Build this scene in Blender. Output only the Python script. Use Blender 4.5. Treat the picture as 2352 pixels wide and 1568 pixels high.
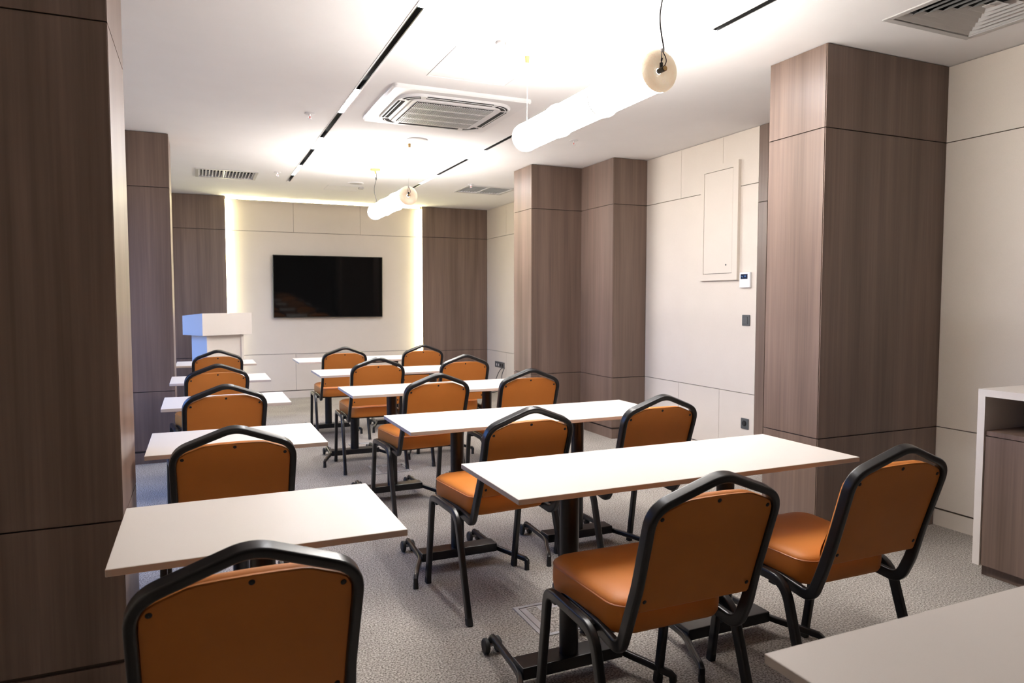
import bpy, bmesh, math, random
from mathutils import Vector, Matrix
random.seed(7)
for o in list(bpy.data.objects): bpy.data.objects.remove(o)
S = bpy.context.scene
COL = S.collection
H = 1.34            # camera height
CEIL = 2.68

# ------------------------------------------------------------------ camera
cam = bpy.data.cameras.new('camera'); camo = bpy.data.objects.new('camera', cam); COL.objects.link(camo)
right = Vector((0.91444416, -0.4047121, 0.0)); up = Vector((0.02388218, 0.05396161, 0.99825737)); fwd = Vector((0.40400684, 0.91285062, -0.05901029))
camo.matrix_world = Matrix(((right.x, up.x, -fwd.x, 0), (right.y, up.y, -fwd.y, 0), (right.z, up.z, -fwd.z, H), (0, 0, 0, 1)))
cam.sensor_width = 36; cam.lens = 1624.0 / 2352 * 36; cam.clip_start = 0.05
cam.dof.use_dof = True; cam.dof.focus_distance = 2.9; cam.dof.aperture_fstop = 6.5
S.camera = camo
# ------------------------------------------------------------------ world, exposure
w = bpy.data.worlds.new('world'); S.world = w; w.use_nodes = True
_wn = w.node_tree.nodes; _wl = w.node_tree.links
_tc = _wn.new('ShaderNodeTexCoord'); _sp = _wn.new('ShaderNodeSeparateXYZ'); _wl.new(_tc.outputs['Generated'], _sp.inputs[0])
_rp = _wn.new('ShaderNodeValToRGB'); _rp.color_ramp.elements[0].position = .49; _rp.color_ramp.elements[0].color = (.10, .10, .10, 1)
_rp.color_ramp.elements[1].position = .54; _rp.color_ramp.elements[1].color = (.14, .36, 1.0, 1)   # open blue sky above a dull street
_mr = _wn.new('ShaderNodeMapRange'); _mr.inputs['From Min'].default_value = -1; _wl.new(_sp.outputs['Z'], _mr.inputs[0])
_wl.new(_mr.outputs[0], _rp.inputs[0]); _wl.new(_rp.outputs[0], _wn['Background'].inputs[0])
_wn['Background'].inputs[1].default_value = 5.2
S.view_settings.view_transform = 'Standard'; S.view_settings.look = 'None'; S.view_settings.gamma = 1
S.view_settings.exposure = 0.1; S.view_settings.use_curve_mapping = False
S.cycles.max_bounces = 8; S.cycles.diffuse_bounces = 5; S.cycles.glossy_bounces = 4
S.cycles.caustics_reflective = False; S.cycles.caustics_refractive = False
S.cycles.sample_clamp_indirect = 6.0
def portal(name, y, sy, z, sz):
    l = bpy.data.lights.new(name, 'AREA'); l.shape = 'RECTANGLE'; l.size = sy; l.size_y = sz
    l.cycles.is_portal = True
    o = bpy.data.objects.new(name, l); COL.objects.link(o); o.location = (-1.33, y, z)
    o.rotation_euler = (math.radians(90), 0, math.radians(-90))
portal('daylight_portal', 4.85, 2.7, 1.45, 1.9); portal('daylight_portal', 8.4, 2.5, 1.45, 1.9)
PEND = 52.0     # pendant glass radiance
TRK = 240.0      # track module radiance
LED = 55.0       # warm strip radiance

# ------------------------------------------------------------------ materials
def mat(name, color, rough=0.5, metal=0.0, spec=0.5):
    m = bpy.data.materials.new(name); m.use_nodes = True
    b = m.node_tree.nodes['Principled BSDF']
    b.inputs['Base Color'].default_value = (*color, 1); b.inputs['Roughness'].default_value = rough
    b.inputs['Metallic'].default_value = metal; b.inputs['Specular IOR Level'].default_value = spec
    return m
def noise_mat(name, c1, c2, scale, rough=0.5, stretch=(1, 1, 1), bump=0.0, bscale=None, detail=4, lo=.35, hi=.65, fine=None, world=True, spec=.5):
    m = mat(name, c1, rough, spec=spec); nt = m.node_tree; N = nt.nodes; L = nt.links; b = N['Principled BSDF']
    if world:
        g = N.new('ShaderNodeNewGeometry'); src = g.outputs['Position']
    else:
        g = N.new('ShaderNodeTexCoord'); src = g.outputs['Object']
    mp = N.new('ShaderNodeMapping'); mp.inputs['Scale'].default_value = stretch; L.new(src, mp.inputs[0])
    n = N.new('ShaderNodeTexNoise'); n.inputs['Scale'].default_value = scale; n.inputs['Detail'].default_value = detail; L.new(mp.outputs[0], n.inputs['Vector'])
    r = N.new('ShaderNodeValToRGB'); r.color_ramp.elements[0].position = lo; r.color_ramp.elements[1].position = hi
    r.color_ramp.elements[0].color = (*c1, 1); r.color_ramp.elements[1].color = (*c2, 1)
    L.new(n.outputs['Fac'], r.inputs[0]); out = r.outputs[0]
    if fine:
        fs, fst, amt = fine
        mp2 = N.new('ShaderNodeMapping'); mp2.inputs['Scale'].default_value = fst; L.new(src, mp2.inputs[0])
        n2 = N.new('ShaderNodeTexNoise'); n2.inputs['Scale'].default_value = fs; n2.inputs['Detail'].default_value = 3; L.new(mp2.outputs[0], n2.inputs['Vector'])
        r2 = N.new('ShaderNodeMapRange'); r2.inputs['From Min'].default_value = .3; r2.inputs['From Max'].default_value = .7
        r2.inputs['To Min'].default_value = 1 - amt; r2.inputs['To Max'].default_value = 1 + amt; L.new(n2.outputs['Fac'], r2.inputs[0])
        mx = N.new('ShaderNodeVectorMath'); mx.operation = 'SCALE'; L.new(out, mx.inputs[0]); L.new(r2.outputs[0], mx.inputs['Scale']); out = mx.outputs[0]
    L.new(out, b.inputs['Base Color'])
    if bump:
        bn = N.new('ShaderNodeTexNoise'); bn.inputs['Scale'].default_value = bscale or scale; bn.inputs['Detail'].default_value = 3; L.new(mp.outputs[0], bn.inputs['Vector'])
        bp = N.new('ShaderNodeBump'); bp.inputs['Strength'].default_value = bump; bp.inputs['Distance'].default_value = 0.004
        L.new(bn.outputs['Fac'], bp.inputs['Height']); L.new(bp.outputs[0], b.inputs['Normal'])
    return m
def emit(name, color, strength):
    m = bpy.data.materials.new(name); m.use_nodes = True; nt = m.node_tree; nt.nodes.clear()
    e = nt.nodes.new('ShaderNodeEmission'); e.inputs[0].default_value = (*color, 1); e.inputs[1].default_value = strength
    o = nt.nodes.new('ShaderNodeOutputMaterial'); nt.links.new(e.outputs[0], o.inputs[0]); return m
WOOD = noise_mat('brown_oak_veneer', (.100, .065, .048), (.200, .138, .110), 1.0, .38, (9, 9, .35), bump=.05, bscale=9, fine=(1.0, (85, 85, 1.6), .13), lo=.25, hi=.78)
BEIGE = noise_mat('beige_laminate', (.68, .61, .535), (.69, .62, .545), 6, .5, fine=(1, (300, 300, 300), .02))
BBACK = mat('beige_joint_board', (.12, .095, .072), .8)
BACK = mat('joint_shadow_board', (.05, .036, .028), .8)
CEILM = noise_mat('white_ceiling_paint', (.86, .85, .85), (.88, .87, .87), 3, .85)
TOP = noise_mat('offwhite_laminate', (.73, .67, .62), (.74, .68, .63), 4, .38, fine=(1, (400, 400, 400), .015))
TEDGE_SHADED = mat('laminate_edge_shaded', (.52, .46, .41), .5)  # same laminate as the top, darkened to paint in the edge shade
VINYL = noise_mat('orange_brown_vinyl', (.54, .178, .030), (.58, .196, .036), 6, .5, world=False, bump=.06, bscale=140, spec=.28)
PIPE = mat('vinyl_piping', (.44, .155, .045), .45)
BLK = noise_mat('black_powder_coat', (.007, .007, .008), (.010, .010, .011), 40, .30, world=False, spec=.45)
RUB = mat('black_rubber', (.012, .012, .012), .6)
WHT = mat('white_plastic', (.80, .80, .81), .4)
GRY = mat('silver_grey_paint', (.50, .49, .48), .4)
DARKGRY = mat('anthracite_plastic', (.07, .075, .08), .4)
SCREEN = mat('glossy_black_screen', (.004, .004, .004), .05, spec=.2)
BEZEL = mat('black_bezel', (.01, .01, .01), .3)
BLACKIN = mat('dark_cavity', (.02, .02, .02), .9)
BRASS = mat('brushed_brass', (.55, .36, .15), .4, .5)
RING = mat('grey_glass_joint', (.16, .15, .14), .5)
CREAM = noise_mat('cream_glass_cap', (.72, .55, .36), (.86, .74, .58), 14, .35, world=False, bump=.5, bscale=120)
_b = CREAM.node_tree.nodes['Principled BSDF']; _b.inputs['Emission Color'].default_value = (1, .78, .56, 1); _b.inputs['Emission Strength'].default_value = .38   # opal glass lit from inside
STEEL = mat('floor_box_steel', (.50, .50, .52), .4, .5)
GLOW = emit('lit_opal_glass', (1, .945, .885), PEND)
TGLOW = emit('lit_track_diffuser', (.97, .97, 1.0), TRK)
LGLOW = emit('warm_led_strip', (1.0, .91, .52), LED)
CARPET = noise_mat('grey_brown_carpet', (.14, .122, .105), (.58, .535, .49), 140, .95, (1, 1, 1), bump=1.0, bscale=170, detail=5, lo=.34, hi=.68, fine=(1.0, (2.4, 2.4, 2.4), .10), spec=.1)
def glassmat():
    m = bpy.data.materials.new('window_glass'); m.use_nodes = True; nt = m.node_tree; nt.nodes.clear()
    t = nt.nodes.new('ShaderNodeBsdfTransparent'); g = nt.nodes.new('ShaderNodeBsdfGlossy'); g.inputs['Roughness'].default_value = .03
    x = nt.nodes.new('ShaderNodeMixShader'); x.inputs[0].default_value = .08; o = nt.nodes.new('ShaderNodeOutputMaterial')
    nt.links.new(t.outputs[0], x.inputs[1]); nt.links.new(g.outputs[0], x.inputs[2]); nt.links.new(x.outputs[0], o.inputs[0]); return m
GLASS = glassmat()

# ------------------------------------------------------------------ helpers
def link(name, bm, m, parent=None, smooth=False):
    me = bpy.data.meshes.new(name); bmesh.ops.recalc_face_normals(bm, faces=bm.faces); bm.to_mesh(me); bm.free()
    me.materials.append(m)
    if smooth:
        for p in me.polygons: p.use_smooth = True
        if smooth != 'all':
            me.set_sharp_from_angle(angle=math.radians(35)); wn = True
    o = bpy.data.objects.new(name, me); COL.objects.link(o)
    if parent: o.parent = parent
    if smooth and smooth != 'all':
        md = o.modifiers.new('wn', 'WEIGHTED_NORMAL'); md.keep_sharp = True
    return o
def box(bm, a, b, bev=0.0, seg=1):
    x0, y0, z0 = a; x1, y1, z1 = b
    r = bmesh.ops.create_cube(bm, size=1, matrix=Matrix.Translation(((x0+x1)/2, (y0+y1)/2, (z0+z1)/2)) @ Matrix.Diagonal((abs(x1-x0), abs(y1-y0), abs(z1-z0), 1)))
    if bev:
        es = set()
        for v in r['verts']:
            for e in v.link_edges: es.add(e)
        bmesh.ops.bevel(bm, geom=list(es), offset=bev, segments=seg, affect='EDGES', profile=.5)
def boxo(name, a, b, m, parent=None, bev=0.0, seg=1, smooth=False):
    bm = bmesh.new(); box(bm, a, b, bev, seg); return link(name, bm, m, parent, smooth)
def cyl(bm, p, q, r, r2=None, n=16, caps=True):
    p = Vector(p); q = Vector(q); d = q - p
    rot = d.to_track_quat('Z', 'Y').to_matrix().to_4x4()
    bmesh.ops.create_cone(bm, cap_ends=caps, segments=n, radius1=r, radius2=r if r2 is None else r2, depth=d.length, matrix=Matrix.Translation((p+q)/2) @ rot)
def cylo(name, p, q, r, m, parent=None, r2=None, n=16, smooth=True):
    bm = bmesh.new(); cyl(bm, p, q, r, r2, n); return link(name, bm, m, parent, smooth)
def section(wd, th, rr=.4, k=3):
    # rounded rectangle, wd along first axis, th along second
    r = min(wd, th) * rr; pts = []
    for cx, cy, a0 in ((wd/2-r, th/2-r, 0), (-wd/2+r, th/2-r, 90), (-wd/2+r, -th/2+r, 180), (wd/2-r, -th/2+r, 270)):
        for i in range(k+1):
            a = math.radians(a0 + 90*i/k); pts.append((cx + r*math.cos(a), cy + r*math.sin(a)))
    return pts
def smoothpath(pts, sub=4):
    P = [Vector(p) for p in pts]; out = []
    for i in range(len(P)-1):
        p0 = P[i-1] if i else P[0]*2-P[1]; p1 = P[i]; p2 = P[i+1]; p3 = P[i+2] if i+2 < len(P) else P[-1]*2-P[-2]
        for s in range(sub):
            t = s/sub
            out.append(.5*((2*p1) + (-p0+p2)*t + (2*p0-5*p1+4*p2-p3)*t*t + (-p0+3*p1-3*p2+p3)*t**3))
    out.append(P[-1]); return out
def fillet(pts, rads, n=5):
    P = [Vector(p) for p in pts]; out = [P[0]]
    for i in range(1, len(P)-1):
        r = rads[i-1] if isinstance(rads, (list, tuple)) else rads
        a = (P[i-1]-P[i]); b = (P[i+1]-P[i]); la, lb = a.length, b.length; a.normalize(); b.normalize()
        ang = a.angle(b); d = min(r/math.tan(ang/2), la*.49, lb*.49)
        s = P[i]+a*d; e = P[i]+b*d
        for k in range(n+1):
            t = k/n; out.append(s*(1-t)**2 + P[i]*2*t*(1-t) + e*t*t)
    out.append(P[-1]); return out
def sweep(bm, path, sec, ref, closed=False):
    """sec first axis follows ref (transported along the path)"""
    P = [Vector(p) for p in path]; n = len(P); rings = []; ref = Vector(ref)
    for i in range(n):
        if closed: t = (P[(i+1) % n]-P[i-1]).normalized()
        else: t = (P[min(i+1, n-1)]-P[max(i-1, 0)]).normalized()
        ref = (ref - t*ref.dot(t)).normalized(); s2 = t.cross(ref)
        rings.append([bm.verts.new(P[i]+ref*a+s2*b) for a, b in sec])
    m = len(sec)
    for i in range(n if closed else n-1):
        A = rings[i]; B = rings[(i+1) % n]
        for j in range(m): bm.faces.new((A[j], A[(j+1) % m], B[(j+1) % m], B[j]))
    if not closed:
        bm.faces.new(rings[0][::-1]); bm.faces.new(rings[-1])
def stack(bm, loops, cap0=True, cap1=True):
    R = [[bm.verts.new(p) for p in l] for l in loops]; n = len(R[0])
    for a, b in zip(R, R[1:]):
        for j in range(n): bm.faces.new((a[j], a[(j+1) % n], b[(j+1) % n], b[j]))
    if cap0: bm.faces.new(R[0][::-1])
    if cap1: bm.faces.new(R[-1])
def lathe(bm, prof, axis_o, axis, n=32, cap=False):
    axis = Vector(axis).normalized(); q = axis.to_track_quat('Z', 'Y').to_matrix(); o = Vector(axis_o)
    loops = []
    for r, z in prof:
        loops.append([o + q @ Vector((r*math.cos(2*math.pi*k/n), r*math.sin(2*math.pi*k/n), z)) for k in range(n)])
    stack(bm, loops, cap, cap)
def rrect(w_, d_, r, n=5, cx=0, cy=0, w2=None):
    """plan outline, width w_ at -y side, w2 at +y side"""
    w2 = w2 or w_; out = []
    for sx, sy, a0, ww in ((1, 1, 0, w2), (-1, 1, 90, w2), (-1, -1, 180, w_), (1, -1, 270, w_)):
        for i in range(n+1):
            a = math.radians(a0+90*i/n)
            out.append((cx+sx*(ww/2-r)+r*math.cos(a), cy+sy*(d_/2-r)+r*math.sin(a)))
    return out
def offset(pl, d):
    """inset closed polygon (CCW) by d"""
    n = len(pl); out = []
    for i in range(n):
        p = Vector(pl[i-1]); c = Vector(pl[i]); q = Vector(pl[(i+1) % n])
        t = (q-p); t = t.normalized() if t.length > 1e-9 else Vector((1, 0)); out.append((c.x - t.y*d, c.y + t.x*d))
    return out
def tag(o, label=None, cat=None, group=None, kind=None):
    if label: o['label'] = label
    if cat: o['category'] = cat
    if group: o['group'] = group
    if kind: o['kind'] = kind
    return o
def empty(name, loc=(0, 0, 0), rz=0, label=None, cat=None, group=None, kind=None):
    o = bpy.data.objects.new(name, None); COL.objects.link(o); o.location = loc; o.rotation_euler = (0, 0, rz); o.empty_display_size = .1
    return tag(o, label, cat, group, kind)
def copytree(o, parent=None):
    c = o.copy(); COL.objects.link(c); c.parent = parent
    for ch in list(o.children): copytree(ch, c)
    return c
def struct(o, label, cat='wall'): return tag(o, label, cat, None, 'structure')

# ------------------------------------------------------------------ floor, ceiling, shell
XL, XR, YB, YF = -1.25, 3.985, -3.4, 10.0
fl = boxo('floor', (XL-.1, YB-.1, -.1), (XR+.2, YF+.2, 0), CARPET); struct(fl, 'mottled grey-brown loop carpet across the whole room', 'floor')
# ceiling on a grid with holes for tracks and grilles
TL, TR = .963, 2.383
holes = [(TL-.017, TL+.017, -.6, 8.45), (TR-.017, TR+.017, -.6, 8.45), (.03, .58, 8.0, 8.47), (2.96, 3.52, 7.9, 8.38), (3.065, 3.615, 1.88, 2.43)]
xs = sorted({XL-.1, XR+.1, *[h[0] for h in holes], *[h[1] for h in holes]}); ys = sorted({YB-.1, YF+.1, *[h[2] for h in holes], *[h[3] for h in holes]})
bm = bmesh.new()
for i in range(len(xs)-1):
    for j in range(len(ys)-1):
        cx, cy = (xs[i]+xs[i+1])/2, (ys[j]+ys[j+1])/2
        if any(a < cx < b and c < cy < d for a, b, c, d in holes): continue
        box(bm, (xs[i], ys[j], CEIL), (xs[i+1], ys[j+1], CEIL+.06))
bmesh.ops.remove_doubles(bm, verts=bm.verts, dist=1e-5)
ceil = link('ceiling', bm, CEILM); struct(ceil, 'smooth white plasterboard ceiling', 'ceiling')
bm = bmesh.new(); box(bm, (XL-.12, YB-.12, CEIL+.16), (XR+.12, YF+.12, CEIL+.2))
for a, b in (((XL-.14, YB-.12, CEIL-.01), (XL-.10, YF+.12, CEIL+.16)), ((XR+.10, YB-.12, CEIL-.01), (XR+.14, YF+.12, CEIL+.16)), ((XL-.12, YB-.14, CEIL-.01), (XR+.12, YB-.10, CEIL+.16)), ((XL-.12, YF+.10, CEIL-.01), (XR+.12, YF+.14, CEIL+.16))): box(bm, a, b)  # unseen side walls added to block sky light leaking through the void
link('ceiling_void', bm, BLACKIN, ceil)

Z1, Z2, ZB = .590, 2.245, .095      # panel joints
G = .0028
ROWS = [(ZB+.012, Z1-G), (Z1+G, Z2-G), (Z2+G, CEIL-.004)]
def panel_y(parent, x, sgn, y0, y1, m, rows=ROWS, th=.012, name='wall_panel'):
    """panels in a plane of constant x, facing sgn"""
    for z0, z1 in rows: boxo(name, (min(x, x+sgn*th), y0+G*.7, z0), (max(x, x+sgn*th), y1-G*.7, z1), m, parent)
def panel_x(parent, y, x0, x1, m, rows=ROWS, th=.012, sgn=-1, name='wall_panel'):
    for z0, z1 in rows: boxo(name, (x0+G*.7, min(y, y+sgn*th), z0), (x1-G*.7, max(y, y+sgn*th), z1), m, parent)

# right wall
wr = boxo('wall_right', (XR+.012, YB, 0), (XR+.11, YF+.1, CEIL), BBACK); struct(wr, 'right wall clad in beige laminate panels with thin shadow joints')
X0 = XR+.012
def cols_y(y0, y1, cuts, m, parent, mid_cuts=()):
    c = [y0, *cuts, y1]
    for a, b in zip(c, c[1:]): panel_y(parent, X0, -1, a, b, m, [ROWS[0], ROWS[2]])
    c = [y0, *mid_cuts, y1]
    for a, b in zip(c, c[1:]): panel_y(parent, X0, -1, a, b, m, [ROWS[1]])
cols_y(YB, 2.79, [-2.2, -1.1, .0, 1.1, 2.2], BEIGE, wr, [-2.2, -1.1, .0, 1.1])
cols_y(4.287, 5.785, [4.70, 5.252], BEIGE, wr)
cols_y(6.83, 9.93, [7.4, 8.3, 9.2], BEIGE, wr)
for a, b in ((YB, 2.79), (4.20, 5.785), (6.83, 9.93)):
    struct(boxo('baseboard_right', (X0-.006, a, 0), (X0+.001, b, ZB), BEIGE), 'flush beige skirting strip along the right wall', 'baseboard')
# wood lined doorway on right wall
panel_y(wr, X0, -1, 4.19, 4.287, WOOD, [(.10, 2.088), (2.095, CEIL-.004)])
panel_y(wr, X0, -1, 3.184, 4.19, WOOD, [(2.095, CEIL-.004)])
d = boxo('door_1', (X0-.006, 3.20, .01), (X0+.03, 4.175, 2.085), WOOD); struct(d, 'flush brown wood door in the right wall behind the near pillar', 'door')
bm = bmesh.new(); cyl(bm, (X0-.05, 4.12, 1.025), (X0-.004, 4.12, 1.025), .008); cyl(bm, (X0-.048, 4.13, 1.025), (X0-.048, 4.01, 1.025), .008)
tag(link('door_handle', bm, WHT, d, True), 'white lever handle')

# front wall: dark wood wings, beige screen board standing off a lit recess
wf = boxo('wall_front', (XL-.1, YF+.02, 0), (XR+.1, YF+.12, CEIL), BEIGE); struct(wf, 'front wall with brown wood wings and a beige centre behind the screen')
WY = 9.945
for a, b in ((XL, .342), (2.975, XR)):
    boxo('wing_board', (a, WY, 0), (b, YF+.02, CEIL), BACK, wf)
    cuts = [a, b] if b > 3 else [a, -.47, b]
    for u, v in zip(cuts, cuts[1:]): panel_x(wf, WY, u, v, WOOD)
    struct(boxo('baseboard_front', (a, WY-.006, 0), (b, WY+.001, ZB), WOOD), 'brown skirting under the %s wood wing of the front wall' % ('right' if b > 3 else 'left'), 'baseboard')
BY = 9.995; BX0, BX1 = .345, 2.972
boxo('screen_board_back', (BX0, BY, .0), (BX1, BY+.02, 2.655), BBACK, wf)
for u, v in ((BX0, 1.195), (1.195, 2.095), (2.095, BX1)):
    panel_x(wf, BY, u, v, BEIGE, [(ZB+.012, Z1+.015-G), (Z2+G, 2.655)])
panel_x(wf, BY, BX0, BX1, BEIGE, [(Z1+.015+G, Z2-G)])
struct(boxo('baseboard_front', (BX0, BY-.006, 0), (BX1, BY+.001, ZB), BEIGE), 'beige skirting under the screen board', 'baseboard')
# back wall and left wall
wb = boxo('wall_back', (XL-.1, YB-.1, 0), (XR+.1, YB, CEIL), WOOD); struct(wb, 'unseen wall behind the camera, in brown wood to bounce little light')  # unseen wall, made dark to cut fill light from behind the camera
bm = bmesh.new()
wins = [(3.5, 6.2), (7.15, 9.65)]; WZ0, WZ1 = .5, 2.4
yy = [YB-.1, 3.5, 6.2, 7.15, 9.65, YF+.1]
box(bm, (XL-.12, YB-.1, 0), (XL, YF+.1, WZ0)); box(bm, (XL-.12, YB-.1, WZ1), (XL, YF+.1, CEIL))
for a, b in ((YB-.1, 3.5), (6.2, 7.15), (9.65, YF+.1)): box(bm, (XL-.12, a, WZ0), (XL, b, WZ1))
struct(link('wall_left', bm, BEIGE), 'left wall with daylight window bays between the wood pillars')
for n, (a, b) in enumerate(wins):
    f = empty('window_%d' % (n+1), ((XL-.06), (a+b)/2, WZ0)); struct(f, ['long daylight window between the near and middle left pillars', 'long daylight window between the middle pillar and the front wall'][n], 'window')
    L_ = (b-a)/2; hh = WZ1-WZ0
    bm = bmesh.new()
    box(bm, (-.03, -L_, 0), (.03, L_, .05)); box(bm, (-.03, -L_, hh-.05), (.03, L_, hh))
    for y in (-L_, -L_/3-.025, L_/3-.025, L_-.05): box(bm, (-.03, y, .05), (.03, y+.05, hh-.05))
    link('window_frame', bm, DARKGRY, f)
    for k in range(3):
        y0 = -L_+.05+k*(2*L_/3)*.985; boxo('pane', (-.004, y0, .05), (.004, y0+2*L_/3-.06, hh-.05), GLASS, f)

# ------------------------------------------------------------------ wood clad pillars
def pillar(name, label, x0, x1, y0, y1, faces):
    """backing core and one panel per joint on each visible face"""
    t = .012
    c = boxo(name, (x0+t, y0+t, 0), (x1-t, y1-t, CEIL), BACK); struct(c, label, 'pillar')
    for f in faces:
        if f == 'S': panel_x(c, y0+t, x0+.002, x1, WOOD)
        if f == 'N': panel_x(c, y1-t, x0+.002, x1, WOOD, sgn=1)
        if f == 'W': panel_y(c, x0+t, -1, y0+.0035, y1, WOOD)
        if f == 'E': panel_y(c, x1-t, 1, y0+.0035, y1, WOOD)
    # recessed skirting
    b = bmesh.new(); box(b, (x0+.003, y0+.003, 0), (x1-.003, y1-.003, ZB-.004))
    link('skirting', b, WOOD, c)
    return c
pillar('column', 'large brown wood-clad pillar beside the credenza', 3.03, XR, 2.782, 3.184, 'SWN')
pillar('column', 'slim wood-clad pier standing against the right wall', 3.61, XR, 5.785, 6.40, 'SW')
pillar('column', 'wood-clad pillar at the far right just past the slim pier', 3.045, XR, 6.40, 6.83, 'SWN')
pillar('column', 'dark wood-clad pillar in the left foreground', XL, -.252, 2.70, 3.235, 'SEN')
pillar('column', 'wood-clad pillar on the left in front of the lectern corner', XL, -.195, 6.43, 6.93, 'SEN')

# ------------------------------------------------------------------ warm LED strips around the screen board
def strip(name, a, b, label):
    e = boxo(name, a, b, LGLOW); tag(e, label, 'led strip', 'warm led strips round the screen board')
strip('led_strip', (.343, 9.940, .10), (.360, 9.958, 2.64), 'warm glowing vertical led strip left of the screen board')
strip('led_strip', (2.957, 9.940, .10), (2.974, 9.958, 2.64), 'warm glowing vertical led strip right of the screen board')
strip('led_strip', (.37, 9.955, 2.650), (2.95, 9.975, 2.660), 'warm glowing led strip along the ceiling above the screen board')
tag(boxo('led_shade_ledge', (.365, 9.925, 2.636), (2.955, 9.99, 2.645), BEIGE), 'thin beige ledge carrying the led strip above the screen board', 'ledge')  # opaque lip added under the strip so less light falls on the board

# ------------------------------------------------------------------ ceiling track lights
def track(x, mods, lab, labs):
    t = empty('track_rail', (x, 0, CEIL), 0, lab, 'track light rail', 'recessed black ceiling tracks')
    bm = bmesh.new()
    box(bm, (-.017, -.6, .045), (.017, 8.45, .05)); box(bm, (-.019, -.6, -.001), (-.014, 8.45, .05)); box(bm, (.014, -.6, -.001), (.019, 8.45, .05))
    link('channel', bm, BEZEL, t)
    bm = bmesh.new(); box(bm, (-.025, -.61, -.002), (-.019, 8.46, .001)); box(bm, (.019, -.61, -.002), (.025, 8.46, .001)); link('rail_lip', bm, WHT, t)
    for (a, b), lb in zip(mods, labs):
        m = empty('track_light', (x, (a+b)/2, CEIL), 0, lb, 'track light', 'linear lights clipped in the ceiling tracks')
        h2 = (b-a)/2
        boxo('light_housing', (-.0135, -h2, .004), (.0135, h2, .04), BEZEL, m)
        boxo('light_diffuser', (-.0125, -h2+.01, -.003), (.0125, h2-.01, .0035), TGLOW, m)
track(TL, [(2.45, 3.22), (4.62, 5.22), (6.1, 6.55), (7.42, 8.0)], 'black recessed ceiling track above the aisle',
      ['aisle track light nearest the camera', 'aisle track light beside the air conditioner', 'aisle track light just past the air conditioner', 'aisle track light nearest the screen wall'])
track(TR, [(2.9, 3.6), (4.3, 4.9), (6.02, 6.42), (7.42, 8.0)], 'black recessed ceiling track on the pillar side',
      ['pillar-side track light by the large tube pendant', 'pillar-side track light beside the air conditioner', 'pillar-side track light above the small tube pendant', 'pillar-side track light nearest the screen wall'])

# ------------------------------------------------------------------ tube pendants
def pendant(y0, y1, zc, label, caps):
    x = 1.693; R_ = .078
    t = empty('tube_pendant', (x, (y0+y1)/2, zc), 0, label, 'pendant lamp', 'glass tube pendants')
    hl = (y1-y0)/2; n = 3; L_ = (2*hl)/n
    for k in range(n):
        a = -hl+k*L_; b = a+L_
        prof = [(.045, a+.012), (R_*.93, a+.004), (R_*1.04, a+.008), (R_*1.05, a+.022), (R_*.985, a+.034), (R_*.97, a+.06), (R_*.97, b-.05), (R_*1.0, b-.03), (R_*.98, b-.010), (R_*.80, b-.004), (.03, b-.003)]
        bm = bmesh.new(); lathe(bm, prof, (0, 0, 0), (0, 1, 0), 36); link('glass_shade', bm, GLOW, t, 'all')
        if k:
            bm = bmesh.new(); lathe(bm, [(R_*1.04, a-.003), (R_*1.085, a-.003), (R_*1.085, a+.003), (R_*1.04, a+.003)], (0, 0, 0), (0, 1, 0), 36); link('joint_ring', bm, RING, t, True)
    # dished end cap like a ring doughnut with a hollow hub
    prof = [(.012, -hl+.012), (.022, -hl+.006), (.034, -hl-.004), (.050, -hl-.013), (.064, -hl-.014), (.075, -hl-.007), (.0815, -hl+.003), (.083, -hl+.010), (.080, -hl+.014)]
    bm = bmesh.new(); lathe(bm, prof, (0, 0, 0), (0, 1, 0), 40); cap = link('end_cap', bm, CREAM, t, 'all')
    bm = bmesh.new(); cyl(bm, (0, -hl-.030, 0), (0, -hl+.02, 0), .011, n=20); cyl(bm, (0, -hl-.006, .0), (0, -hl-.006, .028), .007, n=12); link('hub', bm, BLK, cap, True)
    cylo('hub_tip', (0, -hl-.034, 0), (0, -hl-.030, 0), .0085, BRASS, cap)
    for yy_, style in caps:
        ly = yy_ - (y0+y1)/2; top = CEIL-zc
        near = ly < 0
        yb = -hl-.008 if near else hl-.04
        pts = [(0, ly, top)]; nn = 9
        zend = .035 if near else R_*.97
        for k in range(1, nn):
            f = k/nn; s = math.sin(f*8)*.012 if style == 'cable' else 0
            pts.append((s, ly+(yb-ly)*f, top+(zend-top)*f))
        pts.append((0, yb, zend))
        bm = bmesh.new(); sweep(bm, smoothpath(pts, 4), section(.006 if style == 'cable' else .002, .006 if style == 'cable' else .002, .5), (1, 0, 0)); link('cable', bm, BLK if style == 'cable' else GRY, t, True)
        bm = bmesh.new()
        if style == 'cable':
            cyl(bm, (0, ly, top-.016), (0, ly, top), .052, n=32); cyl(bm, (0, ly, top-.05), (0, ly, top-.016), .006, .009)
            link('canopy', bm, BRASS, t, True)
            bm = bmesh.new(); cyl(bm, (.008, ly, top-.11), (.008, ly, top-.085), .007); link('cable_grip', bm, BLK, t, True)
        else:
            cyl(bm, (0, ly, top-.032), (0, ly, top), .011, .014); link('canopy', bm, BRASS, t, True)
        if near:
            bm = bmesh.new()
            for dx in (-.012, .012):
                sweep(bm, smoothpath([(0, yb, .075), (dx*.7, yb-.012, .05), (dx, yb-.014, .03), (dx*.4, yb-.012, .012)], 3), section(.004, .004, .5), (1, 0, 0))
            link('hub_wire', bm, BLK, t, True)
            cylo('wire_knot', (0, yb-.002, .068), (0, yb-.002, .080), .007, GRY, t)
pendant(2.375, 3.66, 2.245, 'large glowing glass tube pendant hanging near the camera', [(2.36, 'cable'), (3.617, 'wire')])
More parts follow.
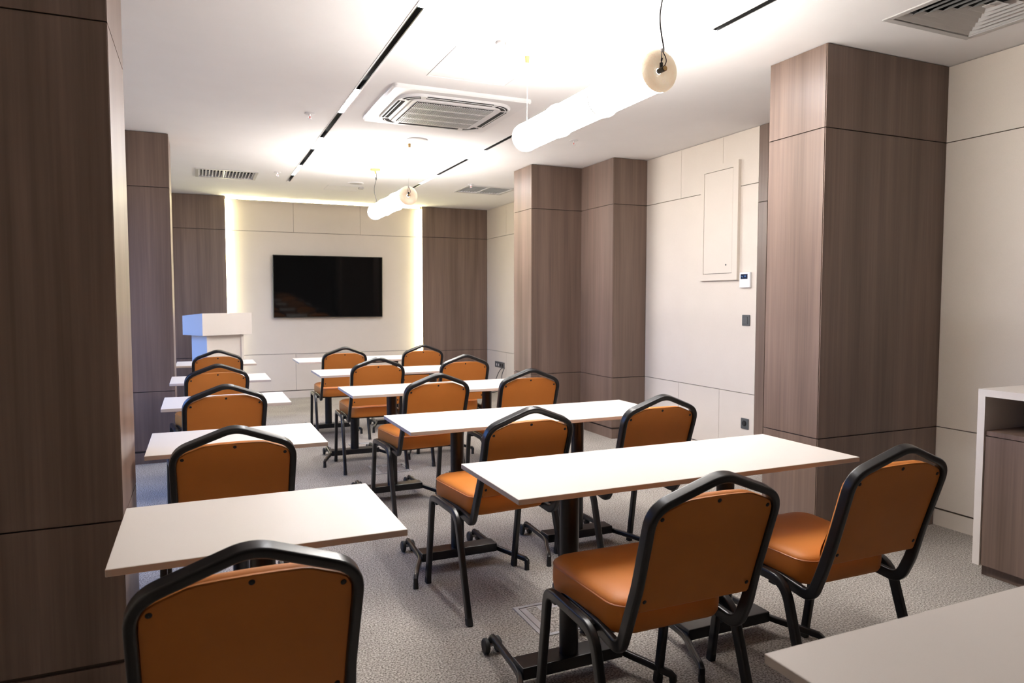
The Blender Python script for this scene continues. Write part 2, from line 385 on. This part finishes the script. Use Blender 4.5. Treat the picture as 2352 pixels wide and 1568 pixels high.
pendant(6.055, 7.34, 2.245, 'smaller-looking glowing glass tube pendant in front of the screen wall', [(6.01, 'wire'), (7.297, 'cable')])

# ------------------------------------------------------------------ air conditioner cassette
ac = empty('air_conditioner', (1.61, 4.83, CEIL), 0, 'white square ceiling cassette air conditioner with slatted middle', 'air conditioner')
def loop3(pl, z, cx=0, cy=0): return [(p[0]+cx, p[1]+cy, z) for p in pl]
def plate(name, w_, d_, r, z0, z1, m, parent, bev=.008, n=6):
    pl = rrect(w_, d_, r, n); bm = bmesh.new()
    stack(bm, [loop3(pl, z0), loop3(pl, z1+bev), loop3(offset(pl, bev), z1)], True, True); return link(name, bm, m, parent, True)
plate('cassette_panel', .95, .93, .03, 0, -.026, WHT, ac, .01)
plate('cassette_body', .80, .78, .16, -.024, -.040, WHT, ac, .012, 8)
plate('grille_frame', .62, .62, .04, -.039, -.047, WHT, ac, .006)
boxo('grille_cavity', (-.272, -.275, -.0485), (.272, .275, -.046), BLACKIN, ac)
bm = bmesh.new()
for k in range(47):
    x = -.268+k*.01165; box(bm, (x-.0024, -.272, -.055), (x+.0024, .272, -.0505))
tag(link('grille_slats', bm, WHT, ac), kind='stuff')
for y in (-.138, 0, .138): boxo('grille_bar', (-.272, y-.006, -.0555), (.272, y+.006, -.048), WHT, ac)
def slot(name, pts):
    bm = bmesh.new(); sweep(bm, pts, section(.046, .003, .2, 1), (Vector(pts[1])-Vector(pts[0])).cross(Vector((0, 0, 1)))); link(name, bm, BLACKIN, ac)
    bm = bmesh.new(); sweep(bm, [Vector((p[0]*1.022, p[1]*1.022, p[2]-.003)) for p in pts], section(.006, .003, .2, 1), (Vector(pts[1])-Vector(pts[0])).cross(Vector((0, 0, 1)))); link('air_vane', bm, WHT, ac)
q = .362; a_ = .23
for (x0_, y0_), (x1_, y1_) in (((-a_, -q+.005), (a_, -q+.005)), ((-a_, q-.005), (a_, q-.005)), ((-q, -a_), (-q, a_)), ((q, -a_), (q, a_))):
    slot('air_slot', [(x0_, y0_, -.0405), ((x0_+x1_)/2, (y0_+y1_)/2, -.0405), (x1_, y1_, -.0405)])
for sx in (-1, 1):
    for sy in (-1, 1):
        slot('corner_slot', [(sx*(.240+.112*math.sin(t_)), sy*(.240+.108*math.cos(t_)), -.041) for t_ in [math.radians(14+k*62/7) for k in range(8)]])
boxo('sensor_cover', (.375, .10, -.034), (.415, .20, -.026), WHT, ac, .003)
# access panels, discs, sprinklers, small ceiling things
def frame_line(name, x0, x1, y0, y1, label):
    bm = bmesh.new(); t = .004
    box(bm, (x0, y0, CEIL-.003), (x1, y0+t, CEIL)); box(bm, (x0, y1-t, CEIL-.003), (x1, y1, CEIL)); box(bm, (x0, y0+t, CEIL-.003), (x0+t, y1-t, CEIL)); box(bm, (x1-t, y0+t, CEIL-.003), (x1, y1-t, CEIL))
    o = link(name, bm, WHT); tag(o, label, 'access hatch')
frame_line('access_hatch', 1.28, 1.79, 3.62, 4.155, 'white framed ceiling hatch between the air conditioner and the large tube pendant')
frame_line('access_hatch', 1.42, 1.81, 8.50, 8.87, 'small white framed ceiling hatch near the screen wall')
def disc(x, y, r, label, m=WHT):
    t = empty('ceiling_speaker', (x, y, CEIL), 0, label, 'ceiling speaker', 'round ceiling speakers')
    bm = bmesh.new(); lathe(bm, [(r, 0), (r, -.006), (r-.012, -.012), (r-.02, -.008)], (0, 0, 0), (0, 0, 1), 32); link('speaker_rim', bm, m, t, True)
    bm = bmesh.new(); cyl(bm, (0, 0, -.0075), (0, 0, -.001), r-.018, n=32); link('speaker_mesh', bm, GRY, t, True)
disc(1.711, 5.836, .09, 'round white ceiling speaker just past the air conditioner')
disc(1.686, 8.251, .09, 'round white ceiling speaker near the screen wall')
def sprinkler(x, y, label):
    t = empty('sprinkler', (x, y, CEIL), 0, label, 'sprinkler', 'ceiling sprinkler heads')
    bm = bmesh.new(); lathe(bm, [(.012, -.001), (.036, -.001), (.036, -.004), (.024, -.008), (.012, -.008)], (0, 0, 0), (0, 0, 1), 24); link('escutcheon', bm, WHT, t, True)
    bm = bmesh.new(); cyl(bm, (0, 0, -.022), (0, 0, -.004), .008); link('sprinkler_body', bm, WHT, t, True)
    cylo('glass_bulb', (0, 0, -.038), (0, 0, -.022), .003, mat('red_bulb', (.7, .05, .03), .2), t)
    bm = bmesh.new(); cyl(bm, (0, 0, -.043), (0, 0, -.039), .014)
    for s in (-1, 1): box(bm, (s*.009-.0015, -.002, -.04), (s*.009+.0015, .002, -.02))
    link('deflector', bm, WHT, t, True)
for x, y, lb in ((.765, 5.33, 'sprinkler head left of the air conditioner'), (.79, 7.887, 'sprinkler head near the left slatted air grille'), (2.923, 5.318, 'sprinkler head on the pillar side of the ceiling'), (2.93, 7.80, 'sprinkler head by the right slatted air grille')): sprinkler(x, y, lb)
t = empty('motion_sensor', (1.50, 3.47, CEIL), 0, 'small white ceiling motion sensor above the large tube pendant', 'sensor')
bm = bmesh.new(); lathe(bm, [(.05, 0), (.05, -.012), (.035, -.03), (.02, -.04), (.0005, -.043)], (0, 0, 0), (0, 0, 1), 28); link('sensor_dome', bm, WHT, t, True)
boxo('sensor_window', (-.02, -.05, -.03), (.02, -.04, -.016), GRY, t)
t = boxo('detector_box', (1.775, 8.50, CEIL-.025), (1.835, 8.56, CEIL), GRY, None, .006); tag(t, 'small grey detector box beside the far ceiling speaker', 'detector')

# ------------------------------------------------------------------ air grilles
def grille(x0, x1, y0, y1, label, nsl, tilt):
    cx, cy = (x0+x1)/2, (y0+y1)/2; hx, hy = (x1-x0)/2, (y1-y0)/2
    t = empty('air_grille', (cx, cy, CEIL), 0, label, 'air grille', 'slatted ceiling air grilles')
    bm = bmesh.new(); f = .028
    for a, b in (((-hx, -hy, -.008), (hx, -hy+f, .002)), ((-hx, hy-f, -.008), (hx, hy, .002)), ((-hx, -hy+f, -.008), (-hx+f, hy-f, .002)), ((hx-f, -hy+f, -.008), (hx, hy-f, .002))): box(bm, a, b)
    link('grille_frame', bm, GRY, t)
    boxo('duct_box', (-hx+.02, -hy+.02, .12), (hx-.02, hy-.02, .13), BLACKIN, t)
    ang = math.radians(tilt); L_ = .03
    sl = None
    for k in range(nsl):
        x = -hx+f+.012+k*(2*hx-2*f-.024)/(nsl-1)
        if sl is None:
            bm = bmesh.new(); dx = math.sin(ang)*L_; dz = math.cos(ang)*L_
            stack(bm, [[(-dx/2, y, -.002), (-dx/2+.0025, y, -.002), (dx/2+.0025, y, -.002+dz), (dx/2, y, -.002+dz)] for y in (-hy+f*.8, hy-f*.8)])
            sl = link('slat', bm, WHT, t); sl.location.x = x
        else:
            c = sl.copy(); COL.objects.link(c); c.location.x = x
    boxo('grille_bar', (-.006-hx*.08, -hy+f, -.004), (.006-hx*.08, hy-f, .004), WHT, t)
grille(.0, .61, 7.97, 8.50, 'slatted air grille in the ceiling over the lectern side', 17, 38)
grille(2.93, 3.55, 7.87, 8.41, 'slatted air grille in the ceiling beside the far right pillar', 17, 38)
t = empty('ceiling_diffuser', (3.34, 2.155, CEIL), 0, 'large square four-way ceiling air diffuser above the near pillar', 'air diffuser')
def sqring(name, h0, z0, h1, z1, th, m):
    bm = bmesh.new()
    def sq(h_, z): return [(h_, -h_, z), (h_, h_, z), (-h_, h_, z), (-h_, -h_, z)]
    R = [[bm.verts.new(p) for p in sq(h_, z)] for h_, z in ((h0, z0), (h1, z1), (h1-.0015, z1+th), (h0-.004, z0+th))]
    for i in range(4):
        A, B = R[i], R[(i+1) % 4]
        for j in range(4): bm.faces.new((A[j], A[(j+1) % 4], B[(j+1) % 4], B[j]))
    return link(name, bm, m, t)
bm = bmesh.new()
for a, b in (((-.308, -.308, -.006), (.308, -.275, .002)), ((-.308, .275, -.006), (.308, .308, .002)), ((-.308, -.275, -.006), (-.275, .275, .002)), ((.275, -.275, -.006), (.308, .275, .002))): box(bm, a, b, .002)
link('diffuser_frame', bm, GRY, t)
for k in range(6):
    h0 = .268-k*.042
    sqring('louver', h0, .0-.002, h0-.031, .020, .002, GRY)
boxo('centre_plate', (-.018, -.018, .0), (.018, .018, .004), GRY, t)
boxo('duct_box', (-.27, -.27, .10), (.27, .27, .11), BLACKIN, t)

# ------------------------------------------------------------------ television
tv = empty('television', (1.645, BY-.030, 1.10), 0, 'large black flat-screen television on the beige screen board', 'television')
tv.rotation_euler = (math.radians(2.2), 0, 0)
boxo('casing', (-.735, -.055, 0), (.735, -.02, .838), BEZEL, tv, .004)
boxo('screen', (-.727, -.0575, .012), (.727, -.0545, .830), SCREEN, tv)
boxo('wall_bracket', (-.3, -.021, .2), (.3, .015, .6), BEZEL, tv)

# ------------------------------------------------------------------ wall fittings on the right
hb = empty('fuse_box_cover', (XR, 4.715, 1.50), 0, 'tall beige wall cabinet cover with a narrow framed door', 'wall cabinet')
bm = bmesh.new(); fx = -.028
for a, b in (((fx, -.232, 0), (0, .232, .055)), ((fx, -.232, .905), (0, .232, .955)), ((fx, -.232, .055), (0, -.172, .905)), ((fx, .185, .055), (0, .232, .905))): box(bm, a, b)
link('cabinet_frame', bm, BEIGE, hb)
dr = boxo('cabinet_door', (-.026, -.168, .059), (-.004, .181, .901), BEIGE, hb)
boxo('cabinet_back', (-.004, -.175, .05), (0, .19, .91), BACK, hb)
cylo('lock', (-.029, -.10, .125), (-.025, -.10, .125), .007, DARKGRY, dr)
th = empty('thermostat', (XR, 4.40, 1.435), 0, 'white wall thermostat with dark display beside the wall cabinet', 'thermostat')
boxo('thermostat_body', (-.022, -.060, 0), (0, .058, .122), WHT, th, .005, 2)
boxo('display', (-.0232, -.035, .068), (-.021, .042, .108), mat('dark_blue_display', (.012, .02, .045), .15), th)
for yy_, zz_, s in ((.03, .09, .003), (.018, .086, .004), (-.008, .09, .006)): boxo('display_mark', (-.0236, yy_-s, zz_-s), (-.0231, yy_+s, zz_+s), emit('display_glyph', (.15, .3, .7), .8), th)
sw = empty('light_switch', (XR, 4.392, 1.133), 0, 'dark grey light switch below the thermostat', 'light switch')
boxo('switch_plate', (-.009, -.043, 0), (0, .043, .086), DARKGRY, sw, .003)
boxo('rocker', (-.014, -.022, .013), (-.008, .028, .073), DARKGRY, sw, .003)
so = empty('wall_socket', (XR, 4.384, .305), 0, 'dark grey power socket low on the wall below the light switch', 'socket')
boxo('socket_plate', (-.009, -.043, 0), (0, .043, .086), DARKGRY, so, .003)
bm = bmesh.new(); lathe(bm, [(.023, -.012), (.023, -.009), (.019, -.009), (.018, -.003), (.0005, -.003)], (0, 0, .046), (-1, 0, 0), 24)
o = link('socket_well', bm, BLACKIN, so, True); o.location.x = -.0215+.0
sk = empty('socket_strip', (XR, 9.43, .355), 0, 'black multi-socket plate low on the far right wall', 'socket')
boxo('socket_plate', (-.012, -.17, 0), (0, .17, .085), DARKGRY, sk, .003)
for k, m_ in enumerate((BLACKIN, BLACKIN, WHT, WHT)): boxo('outlet', (-.0145, -.135+k*.075, .022), (-.011, -.09+k*.075, .062) if k < 2 else (-.0135, -.118+k*.075, .056), m_, sk, .002)
for k, (pp, lb) in enumerate((([(XR-.02, 9.30, .37), (XR-.05, 9.36, .30), (XR-.05, 9.47, .18), (XR-.06, 9.52, .05), (XR-.12, 9.5, .008), (XR-.3, 9.46, .006)], 'black cable arching down from the socket plate to the floor'),
                ([(XR-.02, 9.22, .37), (XR-.055, 9.23, .28), (XR-.04, 9.30, .15), (XR-.08, 9.33, .03), (XR-.2, 9.36, .008), (XR-.34, 9.45, .006)], 'black cable dropping straight down from the socket plate'))):
    bm = bmesh.new(); sweep(bm, smoothpath(pp, 6), section(.01, .01, .5), (1, .3, .2)); c_ = link('cable', bm, BLK, None, True); tag(c_, lb, 'cable', 'cables at the far wall sockets')
pl_ = empty('plug', (XR-.36, 9.46, 0), .5, 'pinkish white plug lying on the carpet below the socket plate', 'plug')
cylo('plug_body', (0, 0, .018), (.05, 0, .018), .017, mat('pink_white_plastic', (.75, .5, .5), .4), pl_)
bm = bmesh.new(); cyl(bm, (.0, .009, .018), (-.018, .009, .018), .0025); cyl(bm, (0, -.009, .018), (-.018, -.009, .018), .0025); link('pin', bm, STEEL, pl_, True)

# ------------------------------------------------------------------ credenza
cz = empty('credenza', (XR-.002, 1.44, 0), 0, 'low white-edged credenza with open niche and brown wood doors', 'cabinet')
W_ = .75; D_ = .553; Ht = .912
boxo('side_panel', (-D_, W_-.034, .055), (0, W_, Ht-.034), TOP, cz)
boxo('side_panel', (-D_, -W_, .055), (0, -W_+.034, Ht-.034), TOP, cz)
boxo('top_panel', (-D_, -W_, Ht-.034), (0, W_, Ht), TOP, cz)
boxo('back_panel', (-.02, -W_+.034, .055), (0, W_-.034, Ht-.034), BACK, cz)
boxo('shelf', (-D_+.012, -W_+.034, .690), (-.02, W_-.034, .712), WOOD, cz)
boxo('bottom_panel', (-D_+.03, -W_+.034, .055), (-.02, W_-.034, .075), WOOD, cz)
for k in range(3):
    wd = (2*W_-.068)/3; y = -W_+.034+k*wd
    boxo('door', (-D_+.008, y+.002, .058), (-D_+.028, y+wd-.002, .686), WOOD, cz)
for k in (1, 2): boxo('divider', (-D_+.03, -W_+.034+k*wd-.009, .712), (-.02, -W_+.034+k*wd+.009, Ht-.034), TOP, cz)
boxo('plinth', (-D_+.045, -W_+.02, 0), (-.02, W_-.02, .055), WOOD, cz)

# ------------------------------------------------------------------ lectern
lc = empty('lectern', (.032, 8.41, 0), math.radians(29), 'cream box-topped lectern standing by the left wood wing', 'lectern')
bm = bmesh.new()
W_, D_ = .60, .42
v = [(0, 0, .945), (W_, 0, .945), (W_, D_, .945), (0, D_, .945), (0, 0, 1.19), (W_, 0, 1.19), (W_, D_, 1.16), (0, D_, 1.16)]
vs = [bm.verts.new(p) for p in v]
for f in ((3, 2, 1, 0), (4, 5, 6, 7), (0, 1, 5, 4), (1, 2, 6, 5), (2, 3, 7, 6), (3, 0, 4, 7)): bm.faces.new([vs[i] for i in f])
link('reading_box', bm, TOP, lc)
boxo('side_panel', (.075, .05, .03), (.105, .37, .945), TOP, lc); boxo('side_panel', (.495, .05, .03), (.525, .37, .945), TOP, lc)
boxo('front_panel', (.105, .075, .03), (.495, .095, .945), TOP, lc)
boxo('shelf', (.105, .095, .60), (.495, .35, .618), TOP, lc)
boxo('base', (.05, .02, 0), (.55, .41, .03), TOP, lc)

# ------------------------------------------------------------------ floor boxes
def floorbox(x, y, label):
    t = empty('floor_box', (x, y, 0), 0, label, 'floor box', 'steel-framed floor outlet boxes'); s = .145
    bm = bmesh.new(); f = .018
    for a, b in (((-s, -s, 0), (s, -s+f, .004)), ((-s, s-f, 0), (s, s, .004)), ((-s, -s+f, 0), (-s+f, s-f, .004)), ((s-f, -s+f, 0), (s, s-f, .004))): box(bm, a, b)
    link('outer_frame', bm, STEEL, t)
    bm = bmesh.new(); g = .022; f2 = .028
    box(bm, (-s+g, -s+g, 0), (-s+g+f2, s-g, .003)); box(bm, (-s+g+f2, s-g-.010, 0), (s-g, s-g, .003)); box(bm, (-s+.10, s-g-.045, 0), (s-.10, s-g-.010, .003)); box(bm, (s-g-.012, -s+g, 0), (s-g, s-g-.045, .003))
    link('lid_frame', bm, STEEL, t)
    boxo('carpet_insert', (-s+g+f2+.002, -s+g, -.01), (s-g-.013, s-g-.011, .002), CARPET, t)
    bm = bmesh.new(); r = .010
    box(bm, (-s+f, -s+f, -.01), (s-f, s-f, .0008)); link('box_well', bm, BACK, t)
floorbox(1.362, 2.597, 'near steel-framed floor box beside the front long table base')
floorbox(1.362, 5.468, 'far steel-framed floor box under the middle rows')
floorbox(1.385, 6.42, 'farthest steel-framed floor box, half hidden by table legs')

# ------------------------------------------------------------------ tables
TT = .74; TH = .0175; TD = .51
def base(parent, xc, yc):
    boxo('crossbar', (xc-.200, yc-.045, .046), (xc+.200, yc+.045, .090), BLK, parent, .005, 2, True)
    bm = bmesh.new(); lathe(bm, [(.034, .088), (.034, TT-TH-.012)], (xc, yc, 0), (0, 0, 1), 28, True); link('post', bm, BLK, parent, True)
    boxo('top_plate', (xc-.09, yc-.14, TT-TH-.014), (xc+.09, yc+.14, TT-TH), BLK, parent, .004)
    for s in (-1, 1):
        wx, wy, px, py = xc+s*.188, yc+.235, xc+s*.285, yc-.225
        bm = bmesh.new()
        flat = smoothpath([(wx, wy+.022, .062), (xc+s*.194, yc+.10, .062), (xc+s*.204, yc-.02, .060), (xc+s*.246, yc-.125, .056), (px-s*.004, py+.010, .052)], 5)
        path = [Vector((wx, wy+.036, .046))]+flat+[Vector((px, py, .046)), Vector((px, py-.001, .030))]
        sweep(bm, path, section(.021, .025, .3, 3), (1, 0, 0)); ft = link('foot', bm, BLK, parent, True)
        bm = bmesh.new(); cyl(bm, (px, py, 0), (px, py, .036), .013, .011, 14); link('glide', bm, RUB, ft, True)
        for dx in (-.024, .024):
            bm = bmesh.new(); lathe(bm, [(.0005, -.010), (.024, -.010), (.029, -.006), (.030, 0), (.029, .006), (.024, .010), (.0005, .010)], (wx+dx, wy+.030, .030), (1, 0, 0), 24); link('wheel', bm, RUB, ft, True)
        cylo('axle', (wx-.024, wy+.030, .030), (wx+.024, wy+.030, .030), .006, STEEL, ft)
def table(x0, x1, y0, bases, label, group):
    t = empty('training_table', (x0, y0, 0), 0, label, 'table', group); L_ = x1-x0
    bm = bmesh.new(); box(bm, (0, 0, TT-TH), (L_, TD, TT), .0012)
    o = link('tabletop', bm, TOP, t)
    o.data.materials.append(TEDGE_SHADED)
    for p in o.data.polygons:
        if abs(p.normal.z) < .3: p.material_index = 1
    for b in bases: base(t, b, TD/2)
    if len(bases) > 1: boxo('stretcher', (bases[0], TD/2-.02, TT-TH-.034), (bases[-1], TD/2+.02, TT-TH-.004), BLK, t, .003)
    return t
def move(t, x, y, label, group=None):
    c = copytree(t); c.location = (x, y, 0); c['label'] = label
    return c
gl, gs = 'long off-white folding tables on the pillar side', 'short off-white tables along the left pillars'
RT = table(.865, 2.297, 1.905, [.312, 1.005], 'long off-white table nearest the near pillar, first full one from the camera', gl)
for y, lb in ((.385, 'off-white tabletop cut by the photo edge in the nearest right corner'), (3.09, 'long off-white table second behind the nearest full one, level with the slim pier'),
              (4.415, 'long off-white table in the middle row, third full one from the camera'), (5.685, 'long off-white table fourth from the camera on the pillar side'), (7.0, 'long off-white table closest to the television')):
    move(RT, .865, y, lb)
LT = table(-.205, .487, 1.775, [.35], 'short off-white table touching the dark left foreground pillar', gs)
for y, lb in ((3.025, 'short off-white table second from the camera on the left'), (4.30, 'short off-white table in the middle of the left row'), (5.585, 'short off-white table beside the middle left pillar'), (7.05, 'short off-white table closest to the lectern')):
    move(LT, -.205, y, lb)

# ------------------------------------------------------------------ chairs
def make_chair():
    c = empty('banquet_chair')
    A = .31; yb = lambda z, off=0: -A*(z-.557)+off
    # cushion
    pl = rrect(.375, .395, .060, 6, 0, .295, .412)
    cxy = Vector((0, .295))
    def lp(k, z):
        o_ = []
        for p in pl:
            q_ = cxy + (Vector(p)-cxy)*k; zz_ = z + (.010*max(0, q_.y-.36)/.15 if z > .48 else 0)
            o_.append((q_.x, q_.y, zz_))
        return o_
    lv = [(.93, .418), (.975, .420), (.997, .430), (1.008, .455), (1.006, .480), (1.0, .496), (.994, .5005), (.985, .504), (.95, .5105), (.88, .5165), (.76, .5205), (.6, .5225), (.4, .5225), (.2, .5215), (.04, .521)]
    bm = bmesh.new(); stack(bm, [lp(k, z) for k, z in lv]); seat = link('seat', bm, VINYL, c, 'all')
    bm = bmesh.new(); sweep(bm, lp(1.0, .498), section(.0045, .0045, .5, 2), (0, 0, 1), True); link('piping', bm, PIPE, seat, 'all')
    # back pad
    out = [(-.178, .524), (.178, .524), (.184, .533), (.186, .66), (.188, .765), (.186, .788), (.176, .806), (.158, .817), (.108, .836), (.09, .839), (.045, .841), (0, .8415), (-.045, .841), (-.09, .839), (-.108, .836), (-.158, .817), (-.176, .806), (-.186, .788), (-.188, .765), (-.186, .66), (-.184, .533)]
    lv = [(.003, 0), (0, .003), (0, .011), (.005, .013), (.002, .016), (-.002, .026), (0, .040), (.006, .048), (.016, .053), (.03, .056), (.045, .057)]
    bm = bmesh.new(); stack(bm, [[(p[0], yb(p[1], off-.003), p[1]) for p in offset(out, d)] for d, off in lv]); back = link('backrest', bm, VINYL, c, True)
    for x, z in ((0, .828), (-.168, .795), (.168, .795), (-.168, .557), (.168, .557)):
        n = Vector((0, -1, -A)).normalized(); p = Vector((x, yb(z, -.003), z))
        bm = bmesh.new(); lathe(bm, [(.0060, -.001), (.0058, .001), (.0035, .0018), (.0003, .002)], p, n, 14); link('button', bm, RUB, back, True)
    # back frame: rail - hook - upright - peak - upright - hook - rail
    zz = .55
    half = [(-.192, .46, .424), (-.192, .200, .417), (-.197, .064, .402), (-.199, yb(.49, .006), .49), (-.193, yb(.60, .006), .60), (-.1985, yb(.823, .006), .823), (0, yb(.8985, .006), .8985)]
    full = half + [(-p[0], p[1], p[2]) for p in half[-2::-1]]
    path = fillet(full, [.3, .055, .3, .5, .075, .10, .075, .5, .3, .055, .3], 8)
    bm = bmesh.new(); sweep(bm, path, section(.0225, .036, .30, 3), (1, 0, 0)); link('back_frame', bm, BLK, c, True)
    # legs: each side an arch, split at its crown
    for s in (-1, 1):
        xr, xf = s*.243, s*.231
        arch = fillet([(xf, .50, 0), (xf*1.0, .435, .425), (s*.236, .37, .437), (s*.238, .135, .432), (xr, .0, 0)], [.045, .2, .085], 6)
        # split near y = .27
        idx = max(range(len(arch)), key=lambda i: -abs(arch[i].y-.27) if i > 6 else -9)
        mid = Vector((s*.237, .26, .4345))
        f_ = [p for p in arch if p.y > .27 ]; r_ = [p for p in arch if p.y <= .25]
        for nm, pth in (('f', f_+[mid]), ('r', [mid]+r_)):
            bm = bmesh.new(); sweep(bm, pth, section(.024, .032, .28, 3), (1, 0, 0)); lg = link('leg', bm, BLK, c, True)
            p = pth[0] if nm == 'f' else pth[-1]; q_ = pth[1] if nm == 'f' else pth[-2]
            dr_ = (q_-p).normalized(); sc = .028/dr_.z
            bm = bmesh.new(); sweep(bm, [p+Vector((0, 0, .0)), p+dr_*sc], section(.0252, .0332, .28, 3), (1, 0, 0)); link('foot_cap', bm, RUB, lg, True)
    # under-seat frame
    bm = bmesh.new()
    for s_ in (-1, 1):
        for y_ in (.20, .40): box(bm, (s_*.186, y_-.014, .402), (s_*.232, y_+.014, .424))
    box(bm, (-.186, .16, .402), (.186, .185, .420)); box(bm, (-.186, .42, .402), (.186, .445, .420)); link('seat_frame', bm, BLK, c)
    return c
CH = [
 ('B', 1.943, 1.544, -.5, 'orange banquet chair on the pillar side of the first full long table, nearest the credenza'),
 ('A', 1.207, 1.50, -.6, 'large orange banquet chair on the aisle side of the first full long table'),
 ('M', 1.231, 2.684, 4.1, 'orange banquet chair on the aisle side of the second full long table'),
 ('N', 1.948, 2.773, 1.5, 'orange banquet chair on the pillar side of the second full long table'),
 ('P', 1.290, 4.101, 4.6, 'orange banquet chair on the aisle side of the third long table'),
 ('Q', 1.922, 4.13, -.6, 'orange banquet chair on the pillar side of the third long table'),
 ('S', 1.240, 5.40, -.3, 'orange banquet chair on the aisle side of the fourth long table'),
 ('T', 1.945, 5.40, -.4, 'orange banquet chair on the pillar side of the fourth long table'),
 ('U', 1.231, 6.703, 0, 'orange banquet chair on the aisle side of the long table closest to the television'),
 ('V', 1.990, 6.72, .6, 'orange banquet chair on the pillar side of the long table closest to the television'),
 ('L1', .073, 1.427, 2.1, 'nearest orange banquet chair, seen from behind beside the dark foreground pillar'),
 ('L2', .102, 2.705, 1.0, 'second orange banquet chair of the left row, behind the first short table'),
 ('L3', .108, 4.02, 7.0, 'third orange banquet chair of the left row, in the middle'),
 ('L4', .095, 5.29, 9.0, 'fourth orange banquet chair of the left row'),
 ('L5', .138, 6.748, 3.0, 'last orange banquet chair of the left row, in front of the lectern'),
]
proto = make_chair()
for i, (k, x, y, a, lb) in enumerate(CH):
    o = proto if i == 0 else copytree(proto)
    o.location = (x, y, 0); o.rotation_euler = (0, 0, math.radians(a))
    tag(o, lb, 'chair', 'orange banquet chairs at the pillar-side tables' if k[0] != 'L' else 'orange banquet chairs in the left row')
